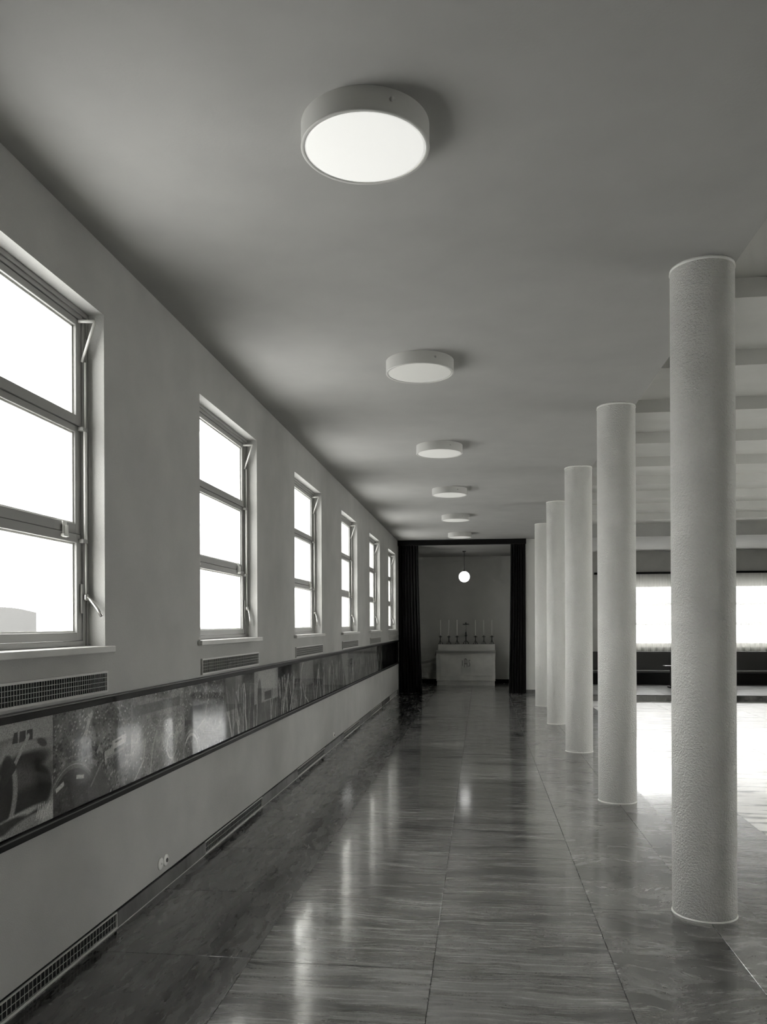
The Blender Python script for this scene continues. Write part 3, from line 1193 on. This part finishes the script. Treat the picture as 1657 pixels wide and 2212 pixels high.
def carve(bars):
    m = MB()
    for p in bars:
        for (x0, z0), (x1, z1) in zip(p[:-1], p[1:]):
            d = Vector((x1 - x0, z1 - z0)).normalized() * .006
            q = Vector((-d.y, d.x))
            m.prism([(x0 - d.x + q.x, z0 - d.y + q.y), (x0 - d.x - q.x, z0 - d.y - q.y), (x1 + d.x - q.x, z1 + d.y - q.y), (x1 + d.x + q.x, z1 + d.y + q.y)], 'y', *yl)
    return m


zb = .50
carve([[(-.085, zb + .03), (-.085, zb + .16)]]).build('letter_i', M['oak_shade'], al)
carve([[(-.036, zb - .01), (-.036, zb + .19)], [(.036, zb - .01), (.036, zb + .17)], [(-.036, zb + .19), (0, zb + .215), (.036, zb + .17)], [(0, zb + .06), (0, zb + .215)], [(-.036, zb + .08), (.036, zb + .08)]]).build('letter_h', M['oak_shade'], al)
carve([[(.115, zb + .165), (.095, zb + .175), (.082, zb + .15), (.088, zb + .12), (.104, zb + .08), (.106, zb + .04), (.09, zb + .01), (.072, zb + .015)]]).build('letter_s', M['oak_shade'], al)
ab(MB(), AX0 - .01, AX1 + .01, AY0 - .01, AY1, .84, .918).build('table_top', M['oak_shade'], al, bevel=.003)  # darker than the altar wood: shade behind the lace put into the colour
gr = ab(MB(), -1.153, .367, 21.93, AY1, .918, 1.078).build('gradine', M['oak'], al, bevel=.003)
# altar cloth with a lace edge
ac = tag(empty('altar_cloth', (AC, AY0 - .014, .918)), 'white altar cloth with patterned lace edge hanging over the altar front', 'altar cloth')
hx = (AX1 - AX0) / 2 + .013
MB().box(-hx, hx, -.004, .425, .0005, .005).build('cloth_top', M['linen'], ac)
lace = MB()
nL = 62
for i in range(nL):       # scalloped openwork border made of small crossed strips and lobes
    x0 = -hx + 2 * hx * i / nL
    x1 = -hx + 2 * hx * (i + 1) / nL
    xm = (x0 + x1) / 2
    lace.prism([(x0, -.014), (x0, -.002), (x1, -.002), (x1, -.014)], 'y', -.008, -.004)
    lace.prism([(x0, -.020), (x0 + .005, -.016), (x1, -.060), (x1 - .005, -.064)], 'y', -.008, -.004)
    lace.prism([(x1, -.020), (x1 - .005, -.016), (x0, -.060), (x0 + .005, -.064)], 'y', -.0085, -.0045)
    lace.prism([(x0, -.062), (x0, -.07), (x0 + .006, -.082), (xm, -.088), (x1 - .006, -.082), (x1, -.07), (x1, -.062)], 'y', -.008, -.004)
    lace.prism([(xm - .006, -.04), (xm, -.03), (xm + .006, -.04), (xm, -.05)], 'y', -.009, -.005)
tag(lace.build('lace_border', M['linen'], ac), 'openwork lace edge', kind='stuff')
for s in (-1, 1):
    xx = s * hx
    x2 = s * (hx + .022)
    m = MB().add([(xx, -.004, .003), (xx, .425, .003), (x2, .425, -.13), (x2, -.004, -.13), (xx + s * .003, -.004, .003), (xx + s * .003, .425, .003), (x2 + s * .003, .425, -.13), (x2 + s * .003, -.004, -.13)],
                 [(0, 1, 2, 3), (4, 7, 6, 5), (0, 4, 5, 1), (1, 5, 6, 2), (2, 6, 7, 3), (3, 7, 4, 0)])
    m.build('side_drop', M['linen'], ac)

# candlesticks and candles
GY = 22.03


def make_stick():
    c = empty('candlestick', (0, GY, 1.0785))
    b = MB()
    for a in range(3):
        t = a * 2 * math.pi / 3 + math.pi / 6 * 0 - math.pi / 2
        ct, s_ = math.cos(t), math.sin(t)
        b.tube([(.058 * ct, .058 * s_, .006), (.052 * ct, .052 * s_, .03), (.03 * ct, .03 * s_, .065), (.006 * ct, .006 * s_, .082)], [.010, .009, .009, .008], 8)
    b.build('foot', M['brass'], c)
    MB().lathe((0, 0, 0), [(.010, .07), (.012, .09), (.022, .10), (.012, .112), (.010, .15), (.012, .185), (.018, .195)], 16).build('stem', M['brass'], c)
    MB().lathe((0, 0, 0), [(.014, .19), (.050, .204), (.056, .214), (.052, .214), (.020, .205), (.016, .235), (.012, .235)], 24).build('drip_pan', M['brass'], c)
    return c


sx = [-1.097, -.868, -.647, -.151, .074, .29]
slab_ = ['first from the left', 'second from the left', 'just left of the crucifix', 'just right of the crucifix', 'second from the right', 'first from the right']
st0 = make_stick()
cnd = MB().lathe((0, 0, 0), [(.0145, 0), (.014, .425), (.009, .432)], 16)
for i, x in enumerate(sx):
    c = st0 if i == 0 else copy_tree(st0)
    c.location = (x, GY, 1.0785)
    tag(c, 'small dark brass candlestick on the altar, %s' % slab_[i], 'candlestick', 'candlesticks on the altar')
    k = empty('candle', (x, GY, 1.0785 + .2352))
    cnd.build('wax', M['wax'], k)
    MB().tube([(0, 0, .43), (.001, 0, .442)], .0015, 6).build('wick', M['iron'], k)
    tag(k, 'tall thin white candle on the altar, %s' % slab_[i], 'candle', 'candles on the altar')

# crucifix
cr = tag(empty('altar_crucifix', (-.407, GY, 1.0785)), 'standing crucifix on an arched foot amid the altar candles', 'crucifix')
b = MB()
for s in (-1, 1):
    b.tube([(s * .068, 0, .008), (s * .062, 0, .045), (s * .04, 0, .078), (0, 0, .092)], .011, 8)
b.tube([(0, -.055, .006), (0, -.045, .05), (0, 0, .09)], .010, 8)
b.build('foot', M['brass'], cr)
MB().lathe((0, 0, 0), [(.012, .08), (.012, .20), (.022, .225), (.040, .245), (.022, .262), (.012, .275)], 16).build('stem', M['brass'], cr)
MB().box(-.014, .014, -.008, .008, .27, .592).build('upright', M['iron'], cr, bevel=.002)
MB().box(-.082, .082, -.008, .008, .529, .556).build('cross_arm', M['iron'], cr, bevel=.002)
fg = MB()
fg.tube([(0, -.016, .33), (.003, -.022, .39), (-.002, -.017, .43), (0, -.017, .47), (0, -.016, .51)], [.006, .010, .013, .014, .008], 10)
fg.tube([(0, -.016, .505), (-.03, -.013, .522), (-.066, -.010, .541)], [.007, .006, .004], 8)
fg.tube([(0, -.016, .505), (.03, -.013, .522), (.066, -.010, .541)], [.007, .006, .004], 8)
fg.lathe((.002, -.02, .525), [(.001, -.013), (.009, -.007), (.010, .002), (.007, .010), (.001, .013)], 10)
fg.build('figure', M['sill'], cr)

# ------------------------------------------------------------------ end of the hall: sheer curtains, bench, side table
def sheer(a, b, label, seed):
    r = random.Random(seed)
    nx = int((b - a) / .012)
    zs_ = [2.972, 2.95, 2.8, 2.6, 2.2, 1.8, 1.4, 1.1, .95, .862]
    v, f = [], []
    ph = [r.uniform(-1.2, 1.2) for _ in range(200)]
    for z in zs_:
        w = .010 if z > 2.7 else .010 + .028 * min(1, (2.7 - z) / 1.5)
        for i in range(nx + 1):
            x = a + (b - a) * i / nx
            n1 = math.sin(x * 2 * math.pi / .075 + ph[int(x / .3) % 200] * .5)
            n2 = math.sin(x * 2 * math.pi / .19 + 1.3)
            t = min(1, max(0, (2.8 - z) / 1.5))
            v.append((x, YE - .10 + w * (n1 * (1 - .6 * t) + n2 * t), z))
    for j in range(len(zs_) - 1):
        for i in range(nx):
            f.append((j * (nx + 1) + i, j * (nx + 1) + i + 1, (j + 1) * (nx + 1) + i + 1, (j + 1) * (nx + 1) + i))
    return tag(MB().add(v, f, True).build('sheer_curtain', M['sheer']), label, 'curtain', 'sheer curtains of the hall windows')


sheer(3.2, 5.78, 'gathered white sheer curtain seen between the two nearest columns', 3)
sheer(5.82, 8.5, 'gathered white sheer curtain seen right of the nearest column', 4)
tag(MB().box(3.1, 8.6, YE - .13, YE - .001, 2.975, 3.03).build('curtain_track', M['black']),
    'black curtain track above the sheer curtains of the hall', 'curtain track')
be = tag(empty('wall_bench', (5.4, 22.45, 0)), 'long dark upholstered bench below the curtained hall windows', 'bench')
X0, X1 = -3.7, 3.6
MB().box(X0, X1, -.30, .25, .0, .30).build('base', M['black'], be)
MB().box(X0, X1, -.32, .22, .30, .37).build('seat', M['leather'], be, bevel=.015)
MB().tube([(X0, -.318, .368), (X1, -.318, .368)], .011, 8).build('seat_highlight_strip', M['seat_highlight'], be)  # pale tube paints in the highlight on the seat edge
MB().prism([(.10, .37), (.22, .86), (.32, .86), (.32, .37)], 'x', X0, X1).build('backrest', M['leather'], be, bevel=.012)
tb = tag(empty('side_table', (4.84, 21.05, 0)), 'small black side table half hidden behind the nearest column', 'table')
MB().box(-.27, .27, -.22, .22, .545, .56).build('table_top', M['black'], tb, bevel=.003)
MB().box(-.12, -.06, -.06, .06, .04, .545).box(.06, .12, -.06, .06, .04, .545).build('pedestal', M['black'], tb)
MB().box(-.16, .16, -.16, .16, 0, .04).build('foot', M['black'], tb, bevel=.004)

# ------------------------------------------------------------------ far hills outside the windows
hm = MB()
n = 160
v = []
for i in range(n + 1):
    a = i / n
    y = -200 + 1400 * a
    h = 19 + 4 * math.sin(a * 9) + 4 * math.sin(a * 23 + 1) + 2 * math.sin(a * 61)
    v += [(-420, y, -60), (-430, y, h), (-520, y, -60)]
f = []
for i in range(n):
    for j in range(2):
        f.append((i * 3 + j, i * 3 + j + 1, i * 3 + j + 4, i * 3 + j + 3))
hm.add(v, f, True)
tag(hm.build('distant_hills', simple('hazy_hillside', .018, .9, spec=.1)), 'pale hazy hills outside the nearest window', 'hills')
